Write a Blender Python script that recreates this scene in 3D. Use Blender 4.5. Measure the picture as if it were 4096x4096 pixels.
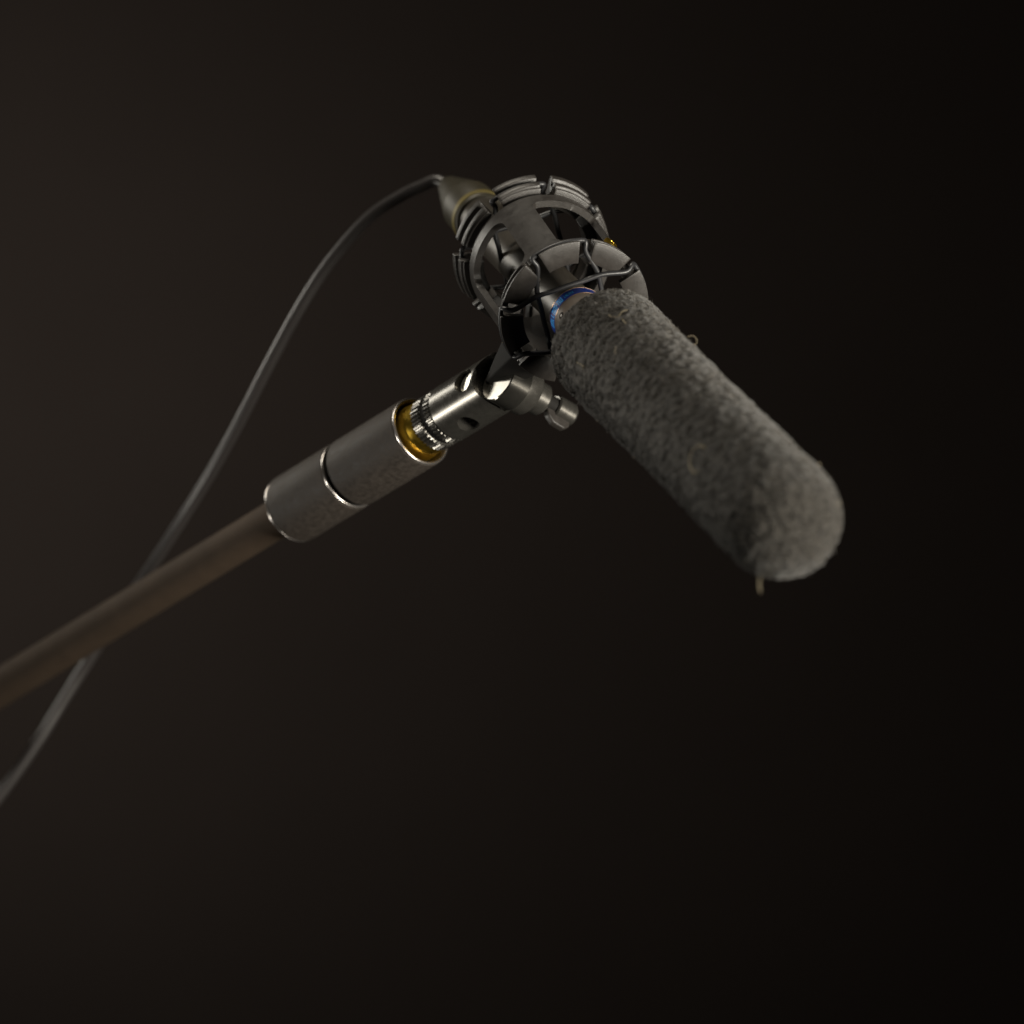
import bpy, bmesh, math, random
import numpy as np
from mathutils import Vector, Matrix, noise

random.seed(7)
for o in list(bpy.data.objects):
    bpy.data.objects.remove(o)
scene = bpy.context.scene
col = scene.collection

# ------------------------------------------------------------------ camera
U = 0.0001                # one unit of the drawing is 0.1 mm
D = 20000.0               # camera stands 2.0 m in front of the microphone
H = 1.60                  # height of the optical axis above the floor
cam_d = bpy.data.cameras.new('camera')
cam_d.sensor_width = 36.0
cam_d.lens = 36.0 * D / 4096.0
cam_d.clip_start = 0.1
cam_d.clip_end = 60.0
cam_d.dof.use_dof = True
cam_d.dof.focus_distance = (D + 60) * U
cam_d.dof.aperture_fstop = 6.6
cam_d.dof.aperture_blades = 0
cam = bpy.data.objects.new('camera', cam_d)
cam.location = (0, -D * U, H)
cam.rotation_euler = (math.radians(90), 0, 0)
col.objects.link(cam)
scene.camera = cam

# ------------------------------------------------------------------ world
w = bpy.data.worlds.new('World')
scene.world = w
w.use_nodes = True
w.node_tree.nodes['Background'].inputs[0].default_value = (0.9, 0.85, 0.75, 1)
w.node_tree.nodes['Background'].inputs[1].default_value = 0.0008

scene.view_settings.view_transform = 'Standard'
scene.view_settings.look = 'None'
scene.view_settings.exposure = 0.0
scene.view_settings.gamma = 1.0


# ------------------------------------------------------------------ lamps
def area_lamp(name, loc, target, sx, sy, watts, colour, spread):
    l = bpy.data.lights.new(name, 'AREA')
    l.shape = 'RECTANGLE'
    l.size, l.size_y = sx, sy
    l.energy = watts
    l.color = colour
    l.spread = math.radians(spread)
    o = bpy.data.objects.new(name, l)
    o.location = loc
    o.rotation_euler = (Vector(target) - Vector(loc)).to_track_quat('-Z', 'Y').to_euler()
    col.objects.link(o)
    return o


WALL_Y = 6.0
AIM = (0.03, 0.0, H + 0.05)
area_lamp('key_lamp', (0.78, -0.68, H - 0.05), (0.06, -0.08, H + 0.03), 0.3, 0.4, 2.5, (1.0, 0.94, 0.82), 60)
area_lamp('top_lamp', (-0.35, -0.15, H + 1.6), AIM, 0.6, 0.5, 0.95, (1.0, 0.92, 0.78), 40)
area_lamp('side_lamp', (-1.38, -0.10, H - 0.48), AIM, 0.24, 0.24, 0.36, (1.0, 0.95, 0.85), 40)
area_lamp('rear_lamp', (-1.18, 0.777, H + 0.518), (-0.005, 0.04, H + 0.053), 0.4, 0.4, 0.32, (1.0, 0.96, 0.86), 40)
area_lamp('wall_lamp', (-1.7, 4.5, H + 0.12), (-0.45, WALL_Y, H + 0.26), 0.5, 0.5, 5.6, (1.0, 0.865, 0.785), 120)


# ------------------------------------------------------------------ helpers
def vec(x, up, tow):
    """picture-like axes (right, up, towards the camera) -> world direction"""
    return Vector((x, -tow, up))


def P(x, y, d):
    """point seen at photograph pixel x, y that lies d units nearer than the focus plane"""
    f = 1.0 - d / D
    return Vector(((x - 2048.0) * f * U, -d * U, H + (2048.0 - y) * f * U))


def seen(p):
    f = (p.y + D * U) / (D * U)
    return (2048 + p.x / f / U, 2048 - (p.z - H) / f / U)


def basis(axis, ref):
    a = axis.normalized()
    e1 = (ref - ref.dot(a) * a).normalized()
    e2 = a.cross(e1)
    return a, e1, e2


def finish(name, bm, mat, root=None, parent=None, smooth=35, sharp=True):
    bmesh.ops.recalc_face_normals(bm, faces=bm.faces[:])
    me = bpy.data.meshes.new(name)
    off = root.location if root is not None else Vector((0, 0, 0))
    if root is not None:
        bmesh.ops.translate(bm, verts=bm.verts[:], vec=-off)
    bm.to_mesh(me)
    bm.free()
    me.materials.append(mat)
    if smooth:
        me.polygons.foreach_set('use_smooth', [True] * len(me.polygons))
        if sharp:
            me.set_sharp_from_angle(angle=math.radians(smooth))
    o = bpy.data.objects.new(name, me)
    col.objects.link(o)
    p = parent if parent is not None else root
    if p is not None:
        o.parent = p
    return o


def thing(name, loc, label, cat):
    o = bpy.data.objects.new(name, None)
    o.empty_display_size = 0.01
    o.location = loc
    col.objects.link(o)
    o['label'] = label
    o['category'] = cat
    return o


def lathe(bm, o, fr, prof, n=96, closed=False, wob=None):
    """revolve prof [(z, r)] (drawing units) about the axis of frame fr at o"""
    a, e1, e2 = fr
    rings = []
    for z, r in prof:
        if r <= 0.01:
            rings.append([bm.verts.new(o + a * z * U)])
        else:
            rr = []
            for i in range(n):
                t = 2 * math.pi * i / n
                q = r if wob is None else wob(i, r)
                rr.append(bm.verts.new(o + (a * z + (e1 * math.cos(t) + e2 * math.sin(t)) * q) * U))
            rings.append(rr)
    pairs = list(zip(rings, rings[1:]))
    if closed:
        pairs.append((rings[-1], rings[0]))
    for A, B in pairs:
        if len(A) == 1 and len(B) == 1:
            continue
        for i in range(n):
            j = (i + 1) % n
            if len(A) == 1:
                bm.faces.new((A[0], B[i], B[j]))
            elif len(B) == 1:
                bm.faces.new((A[i], B[0], A[j]))
            else:
                bm.faces.new((A[i], B[i], B[j], A[j]))
    return bm


def tube(bm, pts, r, n=14, closed=False, radii=None):
    pts = [Vector(p) for p in pts]
    N = len(pts)
    up = None
    rings = []
    for i, p in enumerate(pts):
        if closed:
            t = (pts[(i + 1) % N] - pts[i - 1]).normalized()
        else:
            t = (pts[min(i + 1, N - 1)] - pts[max(i - 1, 0)]).normalized()
        if up is None:
            up = t.orthogonal().normalized()
        up = (up - up.dot(t) * t).normalized()
        s = t.cross(up)
        rr = r if radii is None else radii[i]
        rings.append([bm.verts.new(p + (up * math.cos(2 * math.pi * k / n) + s * math.sin(2 * math.pi * k / n)) * rr * U) for k in range(n)])
    M = N if closed else N - 1
    for i in range(M):
        A, B = rings[i], rings[(i + 1) % N]
        sh = 0
        if closed and i == N - 1:      # match the seam to the nearest vertex
            sh = min(range(n), key=lambda k: (A[0].co - B[k].co).length)
        for k in range(n):
            bm.faces.new((A[k], A[(k + 1) % n], B[(k + 1 + sh) % n], B[(k + sh) % n]))
    if not closed:
        bm.faces.new(rings[0][::-1])
        bm.faces.new(rings[-1])
    return bm


def smooth_path(pts, steps=10, closed=False):
    pts = [Vector(p) for p in pts]
    N = len(pts)
    out = []
    rng = range(N if closed else N - 1)
    for i in rng:
        g = (lambda k: pts[k % N]) if closed else (lambda k: pts[min(max(k, 0), N - 1)])
        p0, p1, p2, p3 = g(i - 1), g(i), g(i + 1), g(i + 2)
        for s in range(steps):
            t = s / steps
            out.append(0.5 * ((2 * p1) + (p2 - p0) * t + (2 * p0 - 5 * p1 + 4 * p2 - p3) * t * t + (3 * p1 - p0 - 3 * p2 + p3) * t ** 3))
    if not closed:
        out.append(pts[-1])
    return out


def bevel_sharp(bm, width, seg=2, ang=25):
    bmesh.ops.recalc_face_normals(bm, faces=bm.faces[:])
    es = [e for e in bm.edges if len(e.link_faces) == 2 and e.calc_face_angle(0) > math.radians(ang)]
    bmesh.ops.bevel(bm, geom=es, offset=width * U, segments=seg, affect='EDGES', profile=0.5, clamp_overlap=True)


def sector(bm, o, fr, prof, a0, a1, n=14):
    """solid swept from a closed (r, z) profile between two angles (degrees)"""
    a, e1, e2 = fr
    rings = []
    for i in range(n + 1):
        t = math.radians(a0 + (a1 - a0) * i / n)
        d = e1 * math.cos(t) + e2 * math.sin(t)
        rings.append([bm.verts.new(o + (d * r + a * z) * U) for r, z in prof])
    k = len(prof)
    for A, B in zip(rings, rings[1:]):
        for i in range(k):
            bm.faces.new((A[i], A[(i + 1) % k], B[(i + 1) % k], B[i]))
    bm.faces.new(rings[0][::-1])
    bm.faces.new(rings[-1])
    return bm


def boolean(bm, cutters, op='DIFFERENCE'):
    """bm minus each cutter bmesh; returns a new bmesh"""
    me = bpy.data.meshes.new('tmp')
    bmesh.ops.recalc_face_normals(bm, faces=bm.faces[:])
    bm.to_mesh(me)
    bm.free()
    ob = bpy.data.objects.new('tmp', me)
    col.objects.link(ob)
    cs = []
    for c in cutters:
        bmesh.ops.recalc_face_normals(c, faces=c.faces[:])
        cm = bpy.data.meshes.new('tmpc')
        c.to_mesh(cm)
        c.free()
        co = bpy.data.objects.new('tmpc', cm)
        col.objects.link(co)
        md = ob.modifiers.new('b', 'BOOLEAN')
        md.operation = op
        md.solver = 'EXACT'
        md.object = co
        cs.append(co)
    bpy.context.view_layer.update()
    dg = bpy.context.evaluated_depsgraph_get()
    out = bmesh.new()
    out.from_mesh(ob.evaluated_get(dg).to_mesh())
    for c in cs + [ob]:
        bpy.data.objects.remove(c)
    return out


# ------------------------------------------------------------------ materials
def material(name, base, rough=0.5, metal=0.0, spec=0.5, noise_scale=None, noise_amt=0.3,
             bump=0.0, bump_scale=4000.0, rough_var=0.0, sheen=0.0, coat=0.0, aniso=0.0, tint=None):
    m = bpy.data.materials.new(name)
    m.use_nodes = True
    nt = m.node_tree
    b = nt.nodes['Principled BSDF']
    b.inputs['Base Color'].default_value = (*base, 1)
    b.inputs['Roughness'].default_value = rough
    b.inputs['Metallic'].default_value = metal
    b.inputs['Specular IOR Level'].default_value = spec
    b.inputs['Anisotropic'].default_value = aniso
    if sheen:
        b.inputs['Sheen Weight'].default_value = sheen
        b.inputs['Sheen Roughness'].default_value = 0.5
        b.inputs['Sheen Tint'].default_value = (*(tint or (1, 1, 1)), 1)
    if coat:
        b.inputs['Coat Weight'].default_value = coat
        b.inputs['Coat Roughness'].default_value = 0.2
    tc = nt.nodes.new('ShaderNodeTexCoord')
    if noise_scale:
        nz = nt.nodes.new('ShaderNodeTexNoise')
        nz.inputs['Scale'].default_value = noise_scale
        nz.inputs['Detail'].default_value = 6
        nz.inputs['Roughness'].default_value = 0.65
        nt.links.new(tc.outputs['Object'], nz.inputs['Vector'])
        mr = nt.nodes.new('ShaderNodeMapRange')
        mr.inputs['From Min'].default_value = 0.3
        mr.inputs['From Max'].default_value = 0.7
        mr.inputs['To Min'].default_value = 1 - noise_amt
        mr.inputs['To Max'].default_value = 1 + noise_amt
        nt.links.new(nz.outputs['Fac'], mr.inputs['Value'])
        mx = nt.nodes.new('ShaderNodeMix')
        mx.data_type = 'RGBA'
        mx.blend_type = 'MULTIPLY'
        mx.inputs['Factor'].default_value = 1.0
        mx.inputs['A'].default_value = (*base, 1)
        nt.links.new(mr.outputs['Result'], mx.inputs['B'])
        nt.links.new(mx.outputs['Result'], b.inputs['Base Color'])
        if rough_var:
            mr2 = nt.nodes.new('ShaderNodeMapRange')
            mr2.inputs['From Min'].default_value = 0.3
            mr2.inputs['From Max'].default_value = 0.7
            mr2.inputs['To Min'].default_value = rough - rough_var
            mr2.inputs['To Max'].default_value = rough + rough_var
            nt.links.new(nz.outputs['Fac'], mr2.inputs['Value'])
            nt.links.new(mr2.outputs['Result'], b.inputs['Roughness'])
    if bump:
        nz2 = nt.nodes.new('ShaderNodeTexNoise')
        nz2.inputs['Scale'].default_value = bump_scale
        nz2.inputs['Detail'].default_value = 3
        nt.links.new(tc.outputs['Object'], nz2.inputs['Vector'])
        bp = nt.nodes.new('ShaderNodeBump')
        bp.inputs['Strength'].default_value = bump
        bp.inputs['Distance'].default_value = 0.0003
        nt.links.new(nz2.outputs['Fac'], bp.inputs['Height'])
        nt.links.new(bp.outputs['Normal'], b.inputs['Normal'])
    return m


M_wall = material('dark_wall_paint', (0.055, 0.048, 0.042), 0.9, spec=0.1, noise_scale=1.5, noise_amt=0.08)
M_plastic = material('black_satin_plastic', (0.034, 0.030, 0.027), 0.40, spec=0.55, noise_scale=250, noise_amt=0.25, bump=0.35, bump_scale=2600, rough_var=0.06)
M_metal = material('black_anodised_metal', (0.135, 0.128, 0.115), 0.27, metal=0.75, spec=0.8, noise_scale=400, noise_amt=0.12, rough_var=0.03)
M_polish = material('polished_black_metal', (0.20, 0.19, 0.17), 0.16, metal=0.9, spec=0.8, noise_scale=400, noise_amt=0.1)
M_dark = material('black_plastic_dark', (0.012, 0.011, 0.010), 0.75, spec=0.2)
M_rubber = material('grey_black_elastic', (0.028, 0.028, 0.030), 0.38, spec=0.5, bump=0.15, bump_scale=3000)
M_brass = material('brass', (0.85, 0.55, 0.07), 0.32, metal=1.0, noise_scale=300, noise_amt=0.15, rough_var=0.06)
M_steel = material('bright_pin_metal', (0.66, 0.64, 0.57), 0.22, metal=0.85, noise_scale=500, noise_amt=0.10)
M_mic = material('taupe_lacquered_tube', (0.12, 0.098, 0.080), 0.5, metal=0.15, spec=0.4, noise_scale=600, noise_amt=0.12)
M_micrear = material('dark_lacquered_tube', (0.06, 0.052, 0.042), 0.4, metal=0.3, spec=0.5, noise_scale=600, noise_amt=0.12)
M_copper = material('copper_line', (0.5, 0.33, 0.2), 0.35, metal=0.9)
M_blue = material('blue_band_print', (0.010, 0.035, 0.24), 0.4, spec=0.4)
M_cyan = material('light_blue_print', (0.05, 0.42, 0.95), 0.45, spec=0.4)
M_collar = material('worn_collar_rubber', (0.044, 0.036, 0.030), 0.62, spec=0.35, noise_scale=520, noise_amt=0.4, bump=0.5, bump_scale=1500, rough_var=0.12)
M_rim = material('bare_edge_metal', (0.42, 0.39, 0.37), 0.27, metal=0.9)
M_pole = material('brown_black_carbon_pole', (0.060, 0.042, 0.029), 0.75, spec=0.18, noise_scale=60, noise_amt=0.15)
M_cable = material('black_cable_jacket', (0.045, 0.040, 0.039), 0.36, spec=0.6)
M_conn = material('connector_shell', (0.040, 0.034, 0.020), 0.5, metal=0.2, noise_scale=200, noise_amt=0.2)
M_foam = material('charcoal_foam', (0.034, 0.031, 0.027), 0.95, spec=0.15, noise_scale=520, noise_amt=0.95, bump=1.0, bump_scale=1900, sheen=0.22)
M_ring = material('dull_yellow_ring', (0.16, 0.125, 0.035), 0.55, spec=0.4)
M_fuzz = material('charcoal_fuzz', (0.092, 0.084, 0.073), 0.6, spec=0.5, noise_scale=2600, noise_amt=0.98)
M_lint = material('pale_lint', (0.34, 0.29, 0.20), 0.8, spec=0.2)

# ------------------------------------------------------------------ setting
bm = bmesh.new()
vs = [bm.verts.new(v) for v in ((-5, WALL_Y, -0.2), (5, WALL_Y, -0.2), (5, WALL_Y, 4.2), (-5, WALL_Y, 4.2),
                                (-5, WALL_Y + .1, -0.2), (5, WALL_Y + .1, -0.2), (5, WALL_Y + .1, 4.2), (-5, WALL_Y + .1, 4.2))]
for f in ((0, 1, 2, 3), (4, 5, 6, 7), (0, 1, 5, 4), (2, 3, 7, 6), (1, 2, 6, 5), (0, 3, 7, 4)):
    bm.faces.new([vs[i] for i in f])
wall = finish('wall', bm, M_wall, smooth=0)
wall['kind'] = 'structure'

# ------------------------------------------------------------------ main axes
C0 = P(2300, 1250, 0)                               # centre of the front ring face
TIP = P(3116, 2064, 1900)                           # centre of the rounded foam end
mic_ax = (TIP - C0).normalized()
FM = basis(mic_ax, vec(.75, .66, 0))                # microphone frame
CB = P(2124, 1001, -530)
m_ax = (C0 - CB).normalized()
FR = basis(m_ax, vec(.785, .62, 0))                 # mount frame: angle 0 up-right, 90 up-left
L_tip = (TIP - C0).length / U


def ring_pt(ang, r, z, fr=FR, o=C0):
    t = math.radians(ang)
    return o + (fr[1] * math.cos(t) + fr[2] * math.sin(t)) * r * U + fr[0] * z * U


# ------------------------------------------------------------------ microphone
R_MIC = 116
mic = thing('shotgun_microphone', C0 - mic_ax * 1000 * U,
            'dark taupe microphone tube with blue printed band, held inside the shock mount', 'microphone')
bm = bmesh.new()
lathe(bm, C0, FM, [(22, 60), (22, R_MIC - 3), (25, R_MIC), (28, R_MIC), (28, R_MIC - 2), (86, R_MIC - 2), (86, R_MIC), (700, R_MIC), (700, 60)], 128, closed=True)
finish('tube', bm, M_mic, mic)
bm = bmesh.new()
lathe(bm, C0, FM, [(-1180, 0), (-1180, 96), (-1172, 102), (30, 102), (30, 0)], 128)
finish('rear_tube', bm, M_micrear, mic)
bm = bmesh.new()
lathe(bm, C0, FM, [(29.5, R_MIC - 4), (29.5, R_MIC + .2), (84.5, R_MIC + .2), (84.5, R_MIC - 4)], 128, closed=True)
band = finish('blue_band', bm, M_blue, mic)
for z in (25, 86):
    bm = bmesh.new()
    lathe(bm, C0, FM, [(z, R_MIC - 4), (z, R_MIC + 1.0), (z + 3, R_MIC + 1.0), (z + 3, R_MIC - 4)], 128, closed=True)
    finish('copper_line', bm, M_copper, mic)
# printed marks on the band: rows of short strokes
rg = random.Random(3)


def stroke(bm, a0, a1, z0, z1):
    q = [ring_pt(a, R_MIC + .55, z, FM) for a, z in ((a0, z0), (a1, z0), (a1, z1), (a0, z1))]
    bm.faces.new([bm.verts.new(v) for v in q])


bm = bmesh.new()
for start, count, step in ((156, 3, 7.0), (135, 6, 7.2), (88, 6, 3.6)):
    for k in range(count):
        a = start - k * step
        wd = step * 0.78
        lo, hi = (38, 76) if step > 5 else (48, 68)
        stroke(bm, a, a - wd * .28, lo, hi)
        kind = rg.randrange(3)
        if kind != 1:
            stroke(bm, a - wd * .66, a - wd, lo, hi)
        zz = rg.choice((lo, (lo + hi) / 2 - 4, hi - 8))
        stroke(bm, a - wd * .26, a - wd * .7, zz, zz + 8)
finish('band_print', bm, M_cyan, mic, parent=band, smooth=0)
# small countersunk screw
sp = ring_pt(118, R_MIC, 132, FM)
sn = (sp - C0 - mic_ax * 132 * U).normalized()
FS = basis(sn, mic_ax)
bm = bmesh.new()
lathe(bm, sp, FS, [(-4, 0), (-4, 9), (1.2, 9), (1.6, 12), (1.2, 14), (-4, 14)], 24)
screw = finish('screw', bm, M_dark, mic)
bm = bmesh.new()
lathe(bm, sp, FS, [(-2, 0), (-2, 6), (1.0, 5), (1.0, 0)], 6)
finish('screw_head', bm, M_metal, mic, parent=screw)

# ------------------------------------------------------------------ foam windscreen
R_F = 229
Z0 = 352
foam = thing('foam_windscreen', C0 + mic_ax * Z0 * U,
             'charcoal grey fuzzy foam windscreen with rounded end pulled over the microphone', 'windscreen')
prof = [(Z0 + 60, R_MIC - 3), (Z0 + 14, R_MIC + 2), (Z0 + 4, R_MIC + 10)]
for i in range(8):
    prof.append((Z0 + 2, R_MIC + 20 + (R_F - 46 - R_MIC - 20) * i / 7))
for i in range(1, 12):
    t = math.pi / 2 * i / 11
    prof.append((Z0 + 46 - 46 * math.cos(t), R_F + 7 - 46 + 46 * math.sin(t)))
nz_ = 330
for i in range(1, nz_):
    prof.append((Z0 + 46 + (L_tip - Z0 - 46) * i / nz_, R_F - 3 + 10 * max(0, 1 - i / nz_ * 2.2) ** 1.0))
for i in range(0, 60):
    t = math.pi / 2 * i / 60
    prof.append((L_tip + 228 * math.sin(t), (R_F - 3) * math.cos(t) ** 0.93))
NA = 300
a_, e1_, e2_ = FM
pr = np.array(prof)
zz, rr = pr[:, 0], pr[:, 1]
dz, dr = np.gradient(zz), np.gradient(rr)
ln = np.hypot(dz, dr) + 1e-9
nzv, nrv = -dr / ln, dz / ln
verts = []
foam_pts = []
for i in range(len(prof)):
    for k in range(NA):
        t = 2 * math.pi * k / NA
        d = e1_ * math.cos(t) + e2_ * math.sin(t)
        base = a_ * zz[i] + d * rr[i]
        n = a_ * nzv[i] + d * nrv[i]
        q = base * 0.011
        h = 0.0
        if i > 3:
            h = 9.0 * noise.noise(q * 2.9) + 3.6 * noise.noise(q * 7.0) + 3.0 * noise.noise(q * 15.0) + 5.0 * noise.noise(q * 0.5)
        verts.append(C0 + (base + n * h) * U - foam.location)
        foam_pts.append((i, t))
verts.append(C0 + a_ * (L_tip + 228) * U - foam.location)
faces = []
NP = len(prof)
for i in range(NP - 1):
    for k in range(NA):
        j = (k + 1) % NA
        faces.append((i * NA + k, i * NA + j, (i + 1) * NA + j, (i + 1) * NA + k))
for k in range(NA):
    faces.append(((NP - 1) * NA + k, (NP - 1) * NA + (k + 1) % NA, NP * NA))
me = bpy.data.meshes.new('foam_body')
me.from_pydata([tuple(v) for v in verts], [], faces)
me.polygons.foreach_set('use_smooth', [True] * len(me.polygons))
me.materials.append(M_foam)
fb = bpy.data.objects.new('foam_body', me)
fb.parent = foam
col.objects.link(fb)
# short fibres standing out of the foam
rf = random.Random(11)
fv, ff = [], []


def foam_surface(z, ang):
    i = int(np.searchsorted(zz[14:], z)) + 14
    i = min(i, NP - 1)
    t = math.radians(ang)
    d = e1_ * math.cos(t) + e2_ * math.sin(t)
    return C0 + (a_ * zz[i] + d * rr[i]) * U, (a_ * nzv[i] + d * nrv[i]).normalized()


for k in range(50000):
    if k % 6 == 0:
        i = rf.randrange(5, 24)
    else:
        u = rf.random() ** 1.25
        i = int(22 + u * (NP - 24))
    t = rf.random() * 2 * math.pi
    d = e1_ * math.cos(t) + e2_ * math.sin(t)
    p = C0 + (a_ * zz[i] + d * rr[i]) * U
    n = (a_ * nzv[i] + d * nrv[i]).normalized()
    s = Vector((rf.gauss(0, 1), rf.gauss(0, 1), rf.gauss(0, 1)))
    s = (s - s.dot(n) * n).normalized()
    ln_ = rf.uniform(3, 6) if rf.random() < 0.98 else rf.uniform(6, 18)
    wd = rf.uniform(1.0, 2.2)
    side = n.cross(s) * wd * U
    p0 = p - n * 6 * U
    p1 = p + (n * ln_ * rf.uniform(.25, .6) + s * ln_ * .4) * U
    p2 = p + (n * ln_ * rf.uniform(.4, 1.0) + s * ln_ * rf.uniform(.5, 1.1)) * U
    b = len(fv)
    for q, sc in ((p0, 1), (p1, .9), (p2, .25)):
        fv.append(tuple(q - side * sc - foam.location))
        fv.append(tuple(q + side * sc - foam.location))
    ff += [(b, b + 1, b + 3, b + 2), (b + 2, b + 3, b + 5, b + 4)]
me = bpy.data.meshes.new('fuzz')
me.from_pydata(fv, [], ff)
me.materials.append(M_fuzz)
fz = bpy.data.objects.new('fuzz', me)
fz['kind'] = 'stuff'
fz.parent = foam
col.objects.link(fz)


# stray lint caught on the foam
def lint(pts, r, name='lint_strand'):
    b = bmesh.new()
    tube(b, smooth_path(pts, 6), r, 6)
    return finish(name, b, M_lint, foam)


def on_foam(x, y, lift=6):
    """foam surface point in the line of sight of a photograph pixel"""
    o = cam.location
    dr_ = (P(x, y, 0) - o).normalized()
    # ray / cylinder about the microphone axis
    oc = o - C0
    da = dr_ - dr_.dot(mic_ax) * mic_ax
    oa = oc - oc.dot(mic_ax) * mic_ax
    A, B, Cc = da.dot(da), 2 * da.dot(oa), oa.dot(oa) - (R_F * U) ** 2
    disc = max(B * B - 4 * A * Cc, 0)
    t = (-B - math.sqrt(disc)) / (2 * A)
    p = o + dr_ * t
    q = p - C0
    n = (q - q.dot(mic_ax) * mic_ax).normalized()
    return p + n * lift * U


lint([on_foam(x, y) for x, y in ((2826, 1795), (2800, 1786), (2776, 1806), (2764, 1838), (2768, 1872), (2782, 1892), (2798, 1884))], 2.4)
lint([on_foam(x, y) for x, y in ((2436, 1262), (2444, 1272), (2456, 1272), (2474, 1274), (2482, 1262), (2494, 1250), (2510, 1246))], 1.4)
lint([on_foam(x, y) for x, y in ((2490, 1282), (2498, 1292), (2504, 1298))], 1.6)
lint([on_foam(x, y) for x, y in ((2300, 1456), (2316, 1452), (2330, 1460), (2340, 1468), (2334, 1478))], 1.5)
lint([on_foam(x, y) for x, y in ((2468, 1390), (2464, 1406), (2466, 1420))], 1.2)
lint([on_foam(x, y, 0) for x, y in ((3040, 2316), (3036, 2330), (3038, 2352), (3042, 2366))], 2.8)
e_ = on_foam(2746, 1352, 4)
lint([e_, e_ + vec(20, 6, 0) * U, e_ + vec(36, -8, 0) * U, e_ + vec(34, -26, 0) * U, e_ + vec(16, -26, 4) * U], 0.8)
for x, y, s in ((3272, 1862, 8), (3352, 2016, 8), (2388, 1686, 5), (2534, 1832, 6), (2230, 1352, 5)):
    b_ = on_foam(x, y, 0)
    lint([b_, b_ + vec(s * .4, s * .5, 3) * U, b_ + vec(s * .8, s * .7, 6) * U], s * .3)

# ------------------------------------------------------------------ shock mount
mount = thing('shock_mount', P(1830, 1635, -560),
              'black cradle shock mount with slotted rings, elastic bands and swivel joint', 'shock mount')
SLOTS = [2 + 45 * k for k in range(8)]
# body shell with windows
bm = bmesh.new()
lathe(bm, C0, FR, [(-22, 262), (-22, 284), (-60, 286), (-470, 290), (-520, 291), (-526, 284), (-575, 284), (-575, 262)], 180, closed=True)


def wedge(a0, a1, z0, z1, rad, r0=200, r1=360):
    """rounded window cutter wrapped round the mount axis"""
    pts = []
    R = 290.0
    x0, x1 = math.radians(a0) * R, math.radians(a1) * R
    for cx, cy, s in ((x1 - rad, z1 - rad, 0), (x0 + rad, z1 - rad, 90), (x0 + rad, z0 + rad, 180), (x1 - rad, z0 + rad, 270)):
        for i in range(9):
            t = math.radians(s + i * 90 / 8)
            pts.append((cx + rad * math.cos(t), cy + rad * math.sin(t)))
    fine = []
    for (xa, ya), (xb, yb) in zip(pts, pts[1:] + pts[:1]):
        m = max(1, int(abs(xb - xa) / 25))
        for i in range(m):
            fine.append((xa + (xb - xa) * i / m, ya + (yb - ya) * i / m))
    b = bmesh.new()
    lo = [b.verts.new(ring_pt(math.degrees(x / R), r0, y)) for x, y in fine]
    hi = [b.verts.new(ring_pt(math.degrees(x / R), r1, y)) for x, y in fine]
    n = len(fine)
    for i in range(n):
        j = (i + 1) % n
        b.faces.new((lo[i], lo[j], hi[j], hi[i]))
    for cap in (lo[::-1], hi):
        f = b.faces.new(cap)
        bmesh.ops.triangulate(b, faces=[f])
    return b


bm = boolean(bm, [wedge(94, 155, -462, -84, 52), wedge(4, 66, -462, -84, 30), wedge(274, 332, -462, -84, 48)]
             + [wedge(s - 5.6, s + 5.6, -66, 40, 8) for s in SLOTS] + [wedge(s - 5.6, s + 5.6, -640, -536, 8) for s in SLOTS])
finish('cradle_body', bm, M_plastic, mount, smooth=30)
# slotted end rings
FRONT = [(214, -26), (214, 0), (309, 0), (309, -13), (298, -16), (298, -34), (306, -37), (306, -46), (268, -46), (262, -26)]
BACK = [(222, -575), (222, -548), (306, -548), (306, -558), (318, -561), (322, -584), (318, -590), (296, -592), (296, -612), (326, -615), (330, -640), (326, -644), (222, -644)]
for prof_, nm in ((FRONT, 'front_ring_segment'), (BACK, 'rear_ring_segment')):
    for s in SLOTS:
        bm = bmesh.new()
        sector(bm, C0, FR, prof_, s + 5.9, s + 39.1, 16)
        bevel_sharp(bm, 2.6, 2, 40)
        finish(nm, bm, M_plastic, mount, smooth=40)


# two elastic loops woven through the slots of each ring
def arc_pts(a0, a1, r, z, n=7):
    return [ring_pt(a0 + (a1 - a0) * i / (n - 1), r, z) for i in range(n)]


def band_loop(a_list, z_out, z_in, r_out, mic_z, grow):
    """wrap a0->a1 outside, chord a1->a2 along the tube, wrap a2->a3, chord back"""
    a0, a1, a2, a3 = a_list
    pts = []

    def chord(s, e):
        mid = (s + e) / 2 if e > s else (s + e + 360) / 2
        h_ = R_MIC + grow
        out = [ring_pt(s, 292, z_out * .5 + z_in * .5), ring_pt(s + 1, 258, z_in)]
        for dl in (-48, -26, 0, 26, 48):
            out.append(ring_pt(mid + dl, h_ / math.cos(math.radians(dl)) * (1.0 if abs(dl) < 10 else .985), mic_z))
        out += [ring_pt(e - 1, 258, z_in), ring_pt(e, 292, z_out * .5 + z_in * .5)]
        return out

    pts += arc_pts(a0 + 1.5, a1 - 1.5, r_out, z_out)
    pts += chord(a1, a2)
    pts += arc_pts(a2 + 1.5, a3 - 1.5, r_out, z_out)
    pts += chord(a3, a0 if a0 > a3 else a0 + 360)
    return smooth_path(pts, 6, closed=True)


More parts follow.
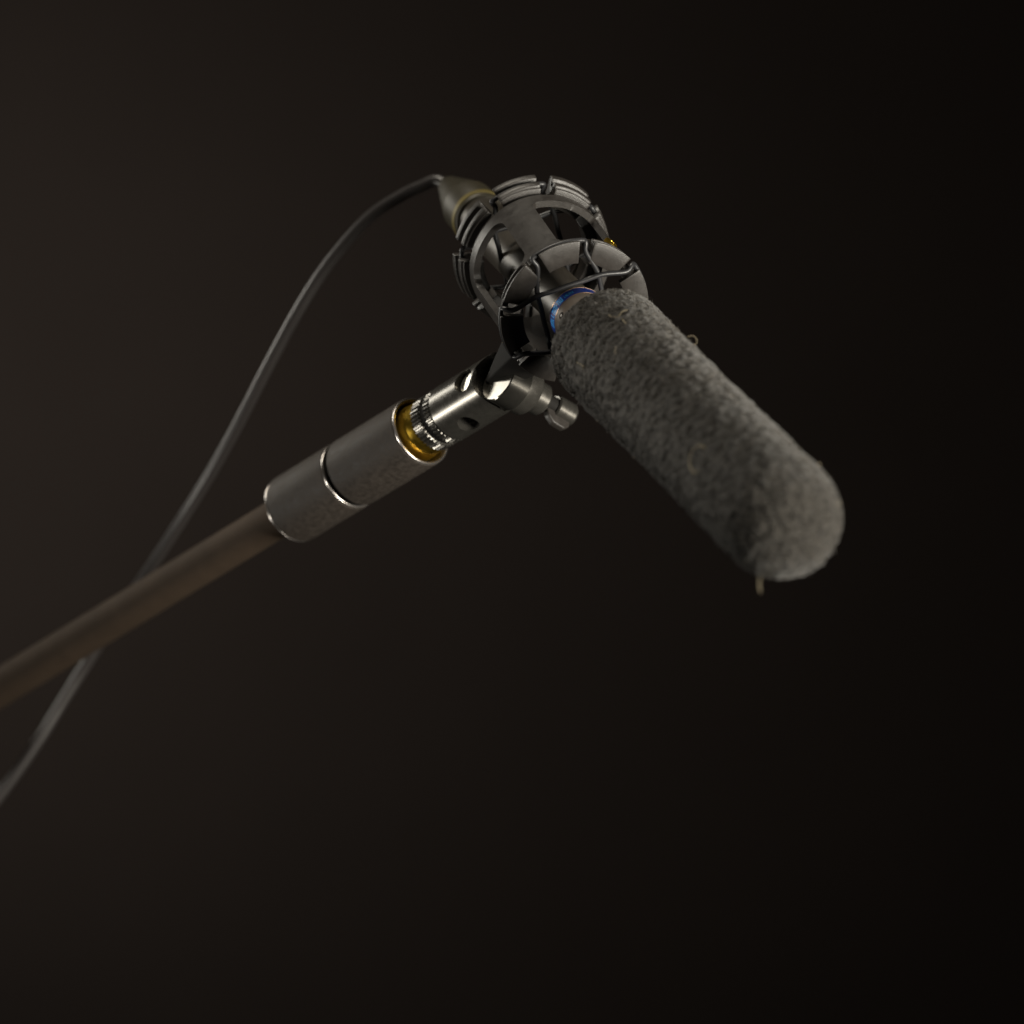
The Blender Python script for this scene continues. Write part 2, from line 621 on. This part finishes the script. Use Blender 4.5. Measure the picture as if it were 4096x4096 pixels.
for zo, zi, ro, flip in ((-25, -6, 303, 1), (-602, -622, 303, -1)):
    for base, dz_ in ((47, -6), (137, 10)):
        bm = bmesh.new()
        tube(bm, band_loop((base, base + 45, base + 180, base + 225), zo, zi + dz_ * flip, ro, zi + (dz_ + 4) * flip, 14), 10.5, 12, closed=True)
        finish('elastic_band', bm, M_rubber, mount, smooth=180, sharp=False)

# brass screw let into the right bar
sp = ring_pt(12, 287, -170)
FS = basis((sp - (C0 - m_ax * 170 * U)).normalized(), m_ax)
bm = bmesh.new()
lathe(bm, sp, FS, [(-12, 0), (-12, 30), (4, 30), (8, 24), (8, 12), (3, 10), (3, 0)], 32)
finish('brass_screw', bm, M_brass, mount)

# ---- boom axis
O = P(2020, 1519, -395)
Bfar = P(0, 2751, -395 - 2360 * .69 / .72)
b_ax = (Bfar - O).normalized()


def st(x):
    """distance from O (drawing units) of the axis point seen at pixel column x"""
    lo, hi = -600.0, 9000.0
    for _ in range(60):
        mid = (lo + hi) / 2
        if seen(O + b_ax * mid * U)[0] > x:
            lo = mid
        else:
            hi = mid
    return lo


q_ax = vec(.85, -.34, -.40).normalized()
q_ax = (q_ax - q_ax.dot(b_ax) * b_ax).normalized()
FB = basis(b_ax, vec(0, 1, 0))
FQ = basis(q_ax, b_ax)
s_ax = b_ax.cross(q_ax)
if s_ax.z > 0:
    s_ax = -s_ax


def box_cut(c, ax, hx):
    b = bmesh.new()
    bmesh.ops.create_cube(b, size=2)
    for v in b.verts:
        v.co = c + sum((a * (h * U * v.co[i]) for i, (a, h) in enumerate(zip(ax, hx))), Vector())
    return b


RB = 121
OT = O + (s_ax * 40 - b_ax * 35) * U              # centre of the tongue
xb0 = st(1790)
# barrel: lathe minus slot, minus scoop for the tongue, minus pin hole
bm = bmesh.new()
lathe(bm, O, FB, [(xb0 - 16, 0), (xb0 - 16, 100), (xb0 - 18, RB - 6), (xb0 - 24, RB), (-8, RB), (-14, RB - 5), (-14, 0)], 128)
c1 = bmesh.new()
lathe(c1, OT, FQ, [(-400, 0), (-400, 107), (48, 107), (48, 0)], 72)
slot_end = 215
c2 = box_cut(O + b_ax * (slot_end / 2 - 60) * U, (b_ax, q_ax, s_ax), (slot_end / 2 + 60, 46, 300))
c3 = bmesh.new()
lathe(c3, O + b_ax * slot_end * U - s_ax * 300 * U, basis(s_ax, b_ax), [(0, 0), (0, 46), (600, 46), (600, 0)], 40)
hole_o = O + b_ax * 126 * U - q_ax * 40 * U
c4 = bmesh.new()
lathe(c4, hole_o, FQ, [(-300, 0), (-300, 52), (-18, 52), (-18, 0)], 56)
c5 = box_cut(O + b_ax * (xb0 - 52) * U + s_ax * (RB - 12 + 60) * U, (b_ax, q_ax, s_ax), (30, 200, 60))
bm = boolean(bm, [c1, c2, c3, c4, c5])
bmesh.ops.remove_doubles(bm, verts=bm.verts[:], dist=1e-7)
barrel = finish('swivel_barrel', bm, M_metal, mount, smooth=30)
bm = bmesh.new()
lathe(bm, hole_o, FQ, [(4, 0), (4, 45), (-50, 45), (-54, 42), (-54, 0)], 56)
finish('pivot_pin', bm, M_steel, mount, parent=barrel)


# knurled rings
def knurl(z0, z1, r, teeth, name, mat, ch=4):
    b = bmesh.new()
    lathe(b, O, FB, [(z0, 60), (z0, r - ch - 3), (z0 + ch, r), (z1 - ch, r), (z1, r - ch - 3), (z1, 60)], teeth * 4, closed=True,
          wob=lambda i, q: q - (8 if (i % 4) in (0, 1) and q > 80 else 0))
    return finish(name, b, mat, mount, smooth=25)


knurl(xb0 - 16, xb0 + 22, RB - 1, 40, 'knurled_ring', M_metal)
bm = bmesh.new()
lathe(bm, O, FB, [(xb0 + 20, 50), (xb0 + 20, RB - 16), (xb0 + 52, RB - 16), (xb0 + 52, 50)], 96, closed=True)
finish('spacer_groove', bm, M_dark, mount)
knurl(xb0 + 52, xb0 + 104, RB - 3, 40, 'lock_ring', M_metal)
# ---- tongue on the swivel, stem up to the rings
bm = bmesh.new()
lathe(bm, OT, FQ, [(-62, 0), (-62, 96), (-58, 101), (34, 101), (38, 96), (38, 0)], 96)
finish('swivel_tongue', bm, M_polish, mount)
bm = bmesh.new()
pts = []
for a in (184, 200, 216):
    for z in (-60, -230):
        for r in (268, 286):
            pts.append(ring_pt(a, r, z))
for sq in (-66, 27):
    for k in range(7):
        t = math.radians(8 + 164 * k / 6)
        pts.append(OT + (q_ax * sq + b_ax * 84 * math.cos(t) - s_ax * 84 * math.sin(t)) * U)
vs = [bm.verts.new(p) for p in pts]
r_ = bmesh.ops.convex_hull(bm, input=vs)
bmesh.ops.delete(bm, geom=[v for v in bm.verts if not v.link_faces], context='VERTS')
bevel_sharp(bm, 8, 3, 20)
finish('cradle_stem', bm, M_dark, mount, smooth=40)

# ---- far cheek, hub and clamp knob along the pivot
bm = bmesh.new()
lathe(bm, O, FQ, [(48, 0), (48, 96), (54, 104), (118, 104), (130, 96), (132, 70), (132, 0)], 96)
finish('swivel_cheek', bm, M_metal, mount)
bm = bmesh.new()
lathe(bm, O, FQ, [(130, 0), (130, 70), (195, 70), (206, 60), (206, 0)], 64)
finish('pivot_hub', bm, M_metal, mount)
knob_o = O - s_ax * 4 * U
bm = bmesh.new()
lathe(bm, knob_o, FQ, [(204, 0), (204, 38), (268, 38), (268, 0)], 48)
finish('knob_neck', bm, M_dark, mount)
bm = bmesh.new()
lathe(bm, knob_o, FQ, [(262, 0), (262, 46), (268, 53), (352, 53), (364, 44), (366, 0)], 64)
knob = finish('clamp_knob', bm, M_metal, mount)
bm = bmesh.new()
wing = [(215, 8), (232, 62), (262, 86), (320, 88), (345, 66), (350, 20), (300, 10)]
top = [bm.verts.new(O + (q_ax * x + s_ax * y) * U + b_ax * 16 * U) for x, y in wing]
bot = [bm.verts.new(O + (q_ax * x + s_ax * y) * U - b_ax * 16 * U) for x, y in wing]
for i in range(len(wing)):
    j = (i + 1) % len(wing)
    bm.faces.new((top[i], top[j], bot[j], bot[i]))
bm.faces.new(top)
bm.faces.new(bot[::-1])
bevel_sharp(bm, 7, 3, 20)
finish('knob_wing', bm, M_plastic, mount, parent=knob, smooth=50)

# ------------------------------------------------------------------ boom pole
pole = thing('boom_pole', O + b_ax * st(0) * U, 'brown-black boom pole with two worn collars and a brass tip thread', 'boom pole')
RC = 152
x_a, x_b, x_c = st(1680), st(1408), st(1172)
# brass tip thread
bm = bmesh.new()
lathe(bm, O, FB, [(xb0 + 100, 50), (xb0 + 100, RB - 12), (xb0 + 106, RB - 8), (x_a - 20, RB - 6), (x_a + 20, RB - 2), (x_a + 50, RB - 2), (x_a + 56, 50)], 96, closed=True)
finish('brass_thread', bm, M_brass, pole)


def collar(z0, z1, name, rims=2):
    """tapered lips, recessed mouth towards the tip"""
    b = bmesh.new()
    lathe(b, O, FB, [(z0 + 54, 60), (z0 + 54, RC - 22), (z0 + 6, RC - 18), (z0, RC - 10), (z0 + 6, RC - 2), (z0 + 16, RC),
                     (z1 - 16, RC), (z1 - 7, RC - 1), (z1, RC - 8), (z1 - 3, 60)], 128, closed=True)
    c = finish(name, b, M_collar, pole)
    for z, q in ((z0, -1), (z1, 1))[:rims]:
        b = bmesh.new()
        lathe(b, O, FB, [(z + q * 2.2 + 5 * math.cos(t), RC - 8 + 6 * math.sin(t)) for t in [2 * math.pi * i / 10 for i in range(10)]], 128, closed=True)
        finish('collar_rim', b, M_rim, pole, parent=c)
    return c


collar(x_a, x_b - 8, 'tip_collar', 1)
collar(x_b + 22, x_c, 'lock_collar')
bm = bmesh.new()
lathe(bm, O, FB, [(x_b - 20, 60), (x_b - 20, RC - 22), (x_b + 60, RC - 22), (x_b + 60, 60)], 96, closed=True)
finish('collar_gap', bm, M_dark, pole)
bm = bmesh.new()
far = st(-1500)
lathe(bm, O, FB, [(x_c - 30, 0), (x_c - 30, 84), (far, 84), (far, 0)], 96)
finish('tube', bm, M_pole, pole)

# ------------------------------------------------------------------ cable and connector
cable = thing('microphone_cable', C0 - mic_ax * 1180 * U, 'thin black cable curving from the rear connector down behind the boom pole', 'cable')
bm = bmesh.new()
lathe(bm, C0, FM, [(-1150, 0), (-1150, 112), (-1160, 118), (-1330, 116), (-1340, 108), (-1380, 104), (-1590, 50), (-1612, 42), (-1618, 20), (-1618, 0)], 72)
finish('connector', bm, M_conn, cable)
bm = bmesh.new()
lathe(bm, C0, FM, [(-1166, 100), (-1166, 121), (-1196, 121), (-1196, 100)], 72, closed=True)
finish('connector_ring', bm, M_ring, cable)
tail = C0 - mic_ax * 1612 * U
path = [C0 - mic_ax * 1590 * U, tail, P(1745, 722, -1432), P(1690, 742, -1450), P(1606, 782, -1480), P(1490, 858, -1510), P(1386, 966, -1540),
        P(1278, 1106, -1580), P(1174, 1276, -1630), P(1066, 1477, -1700), P(956, 1690, -1800), P(850, 1880, -1920), P(745, 2050, -2070), P(645, 2205, -2260), P(545, 2355, -2480), P(440, 2505, -2680),
        P(347, 2652, -2740), P(254, 2800, -2740), P(150, 2968, -2720), P(0, 3180, -2700), P(-200, 3430, -2680)]
bm = bmesh.new()
tube(bm, smooth_path(path, 14), 26, 28)
finish('cable', bm, M_cable, cable, smooth=180, sharp=False)
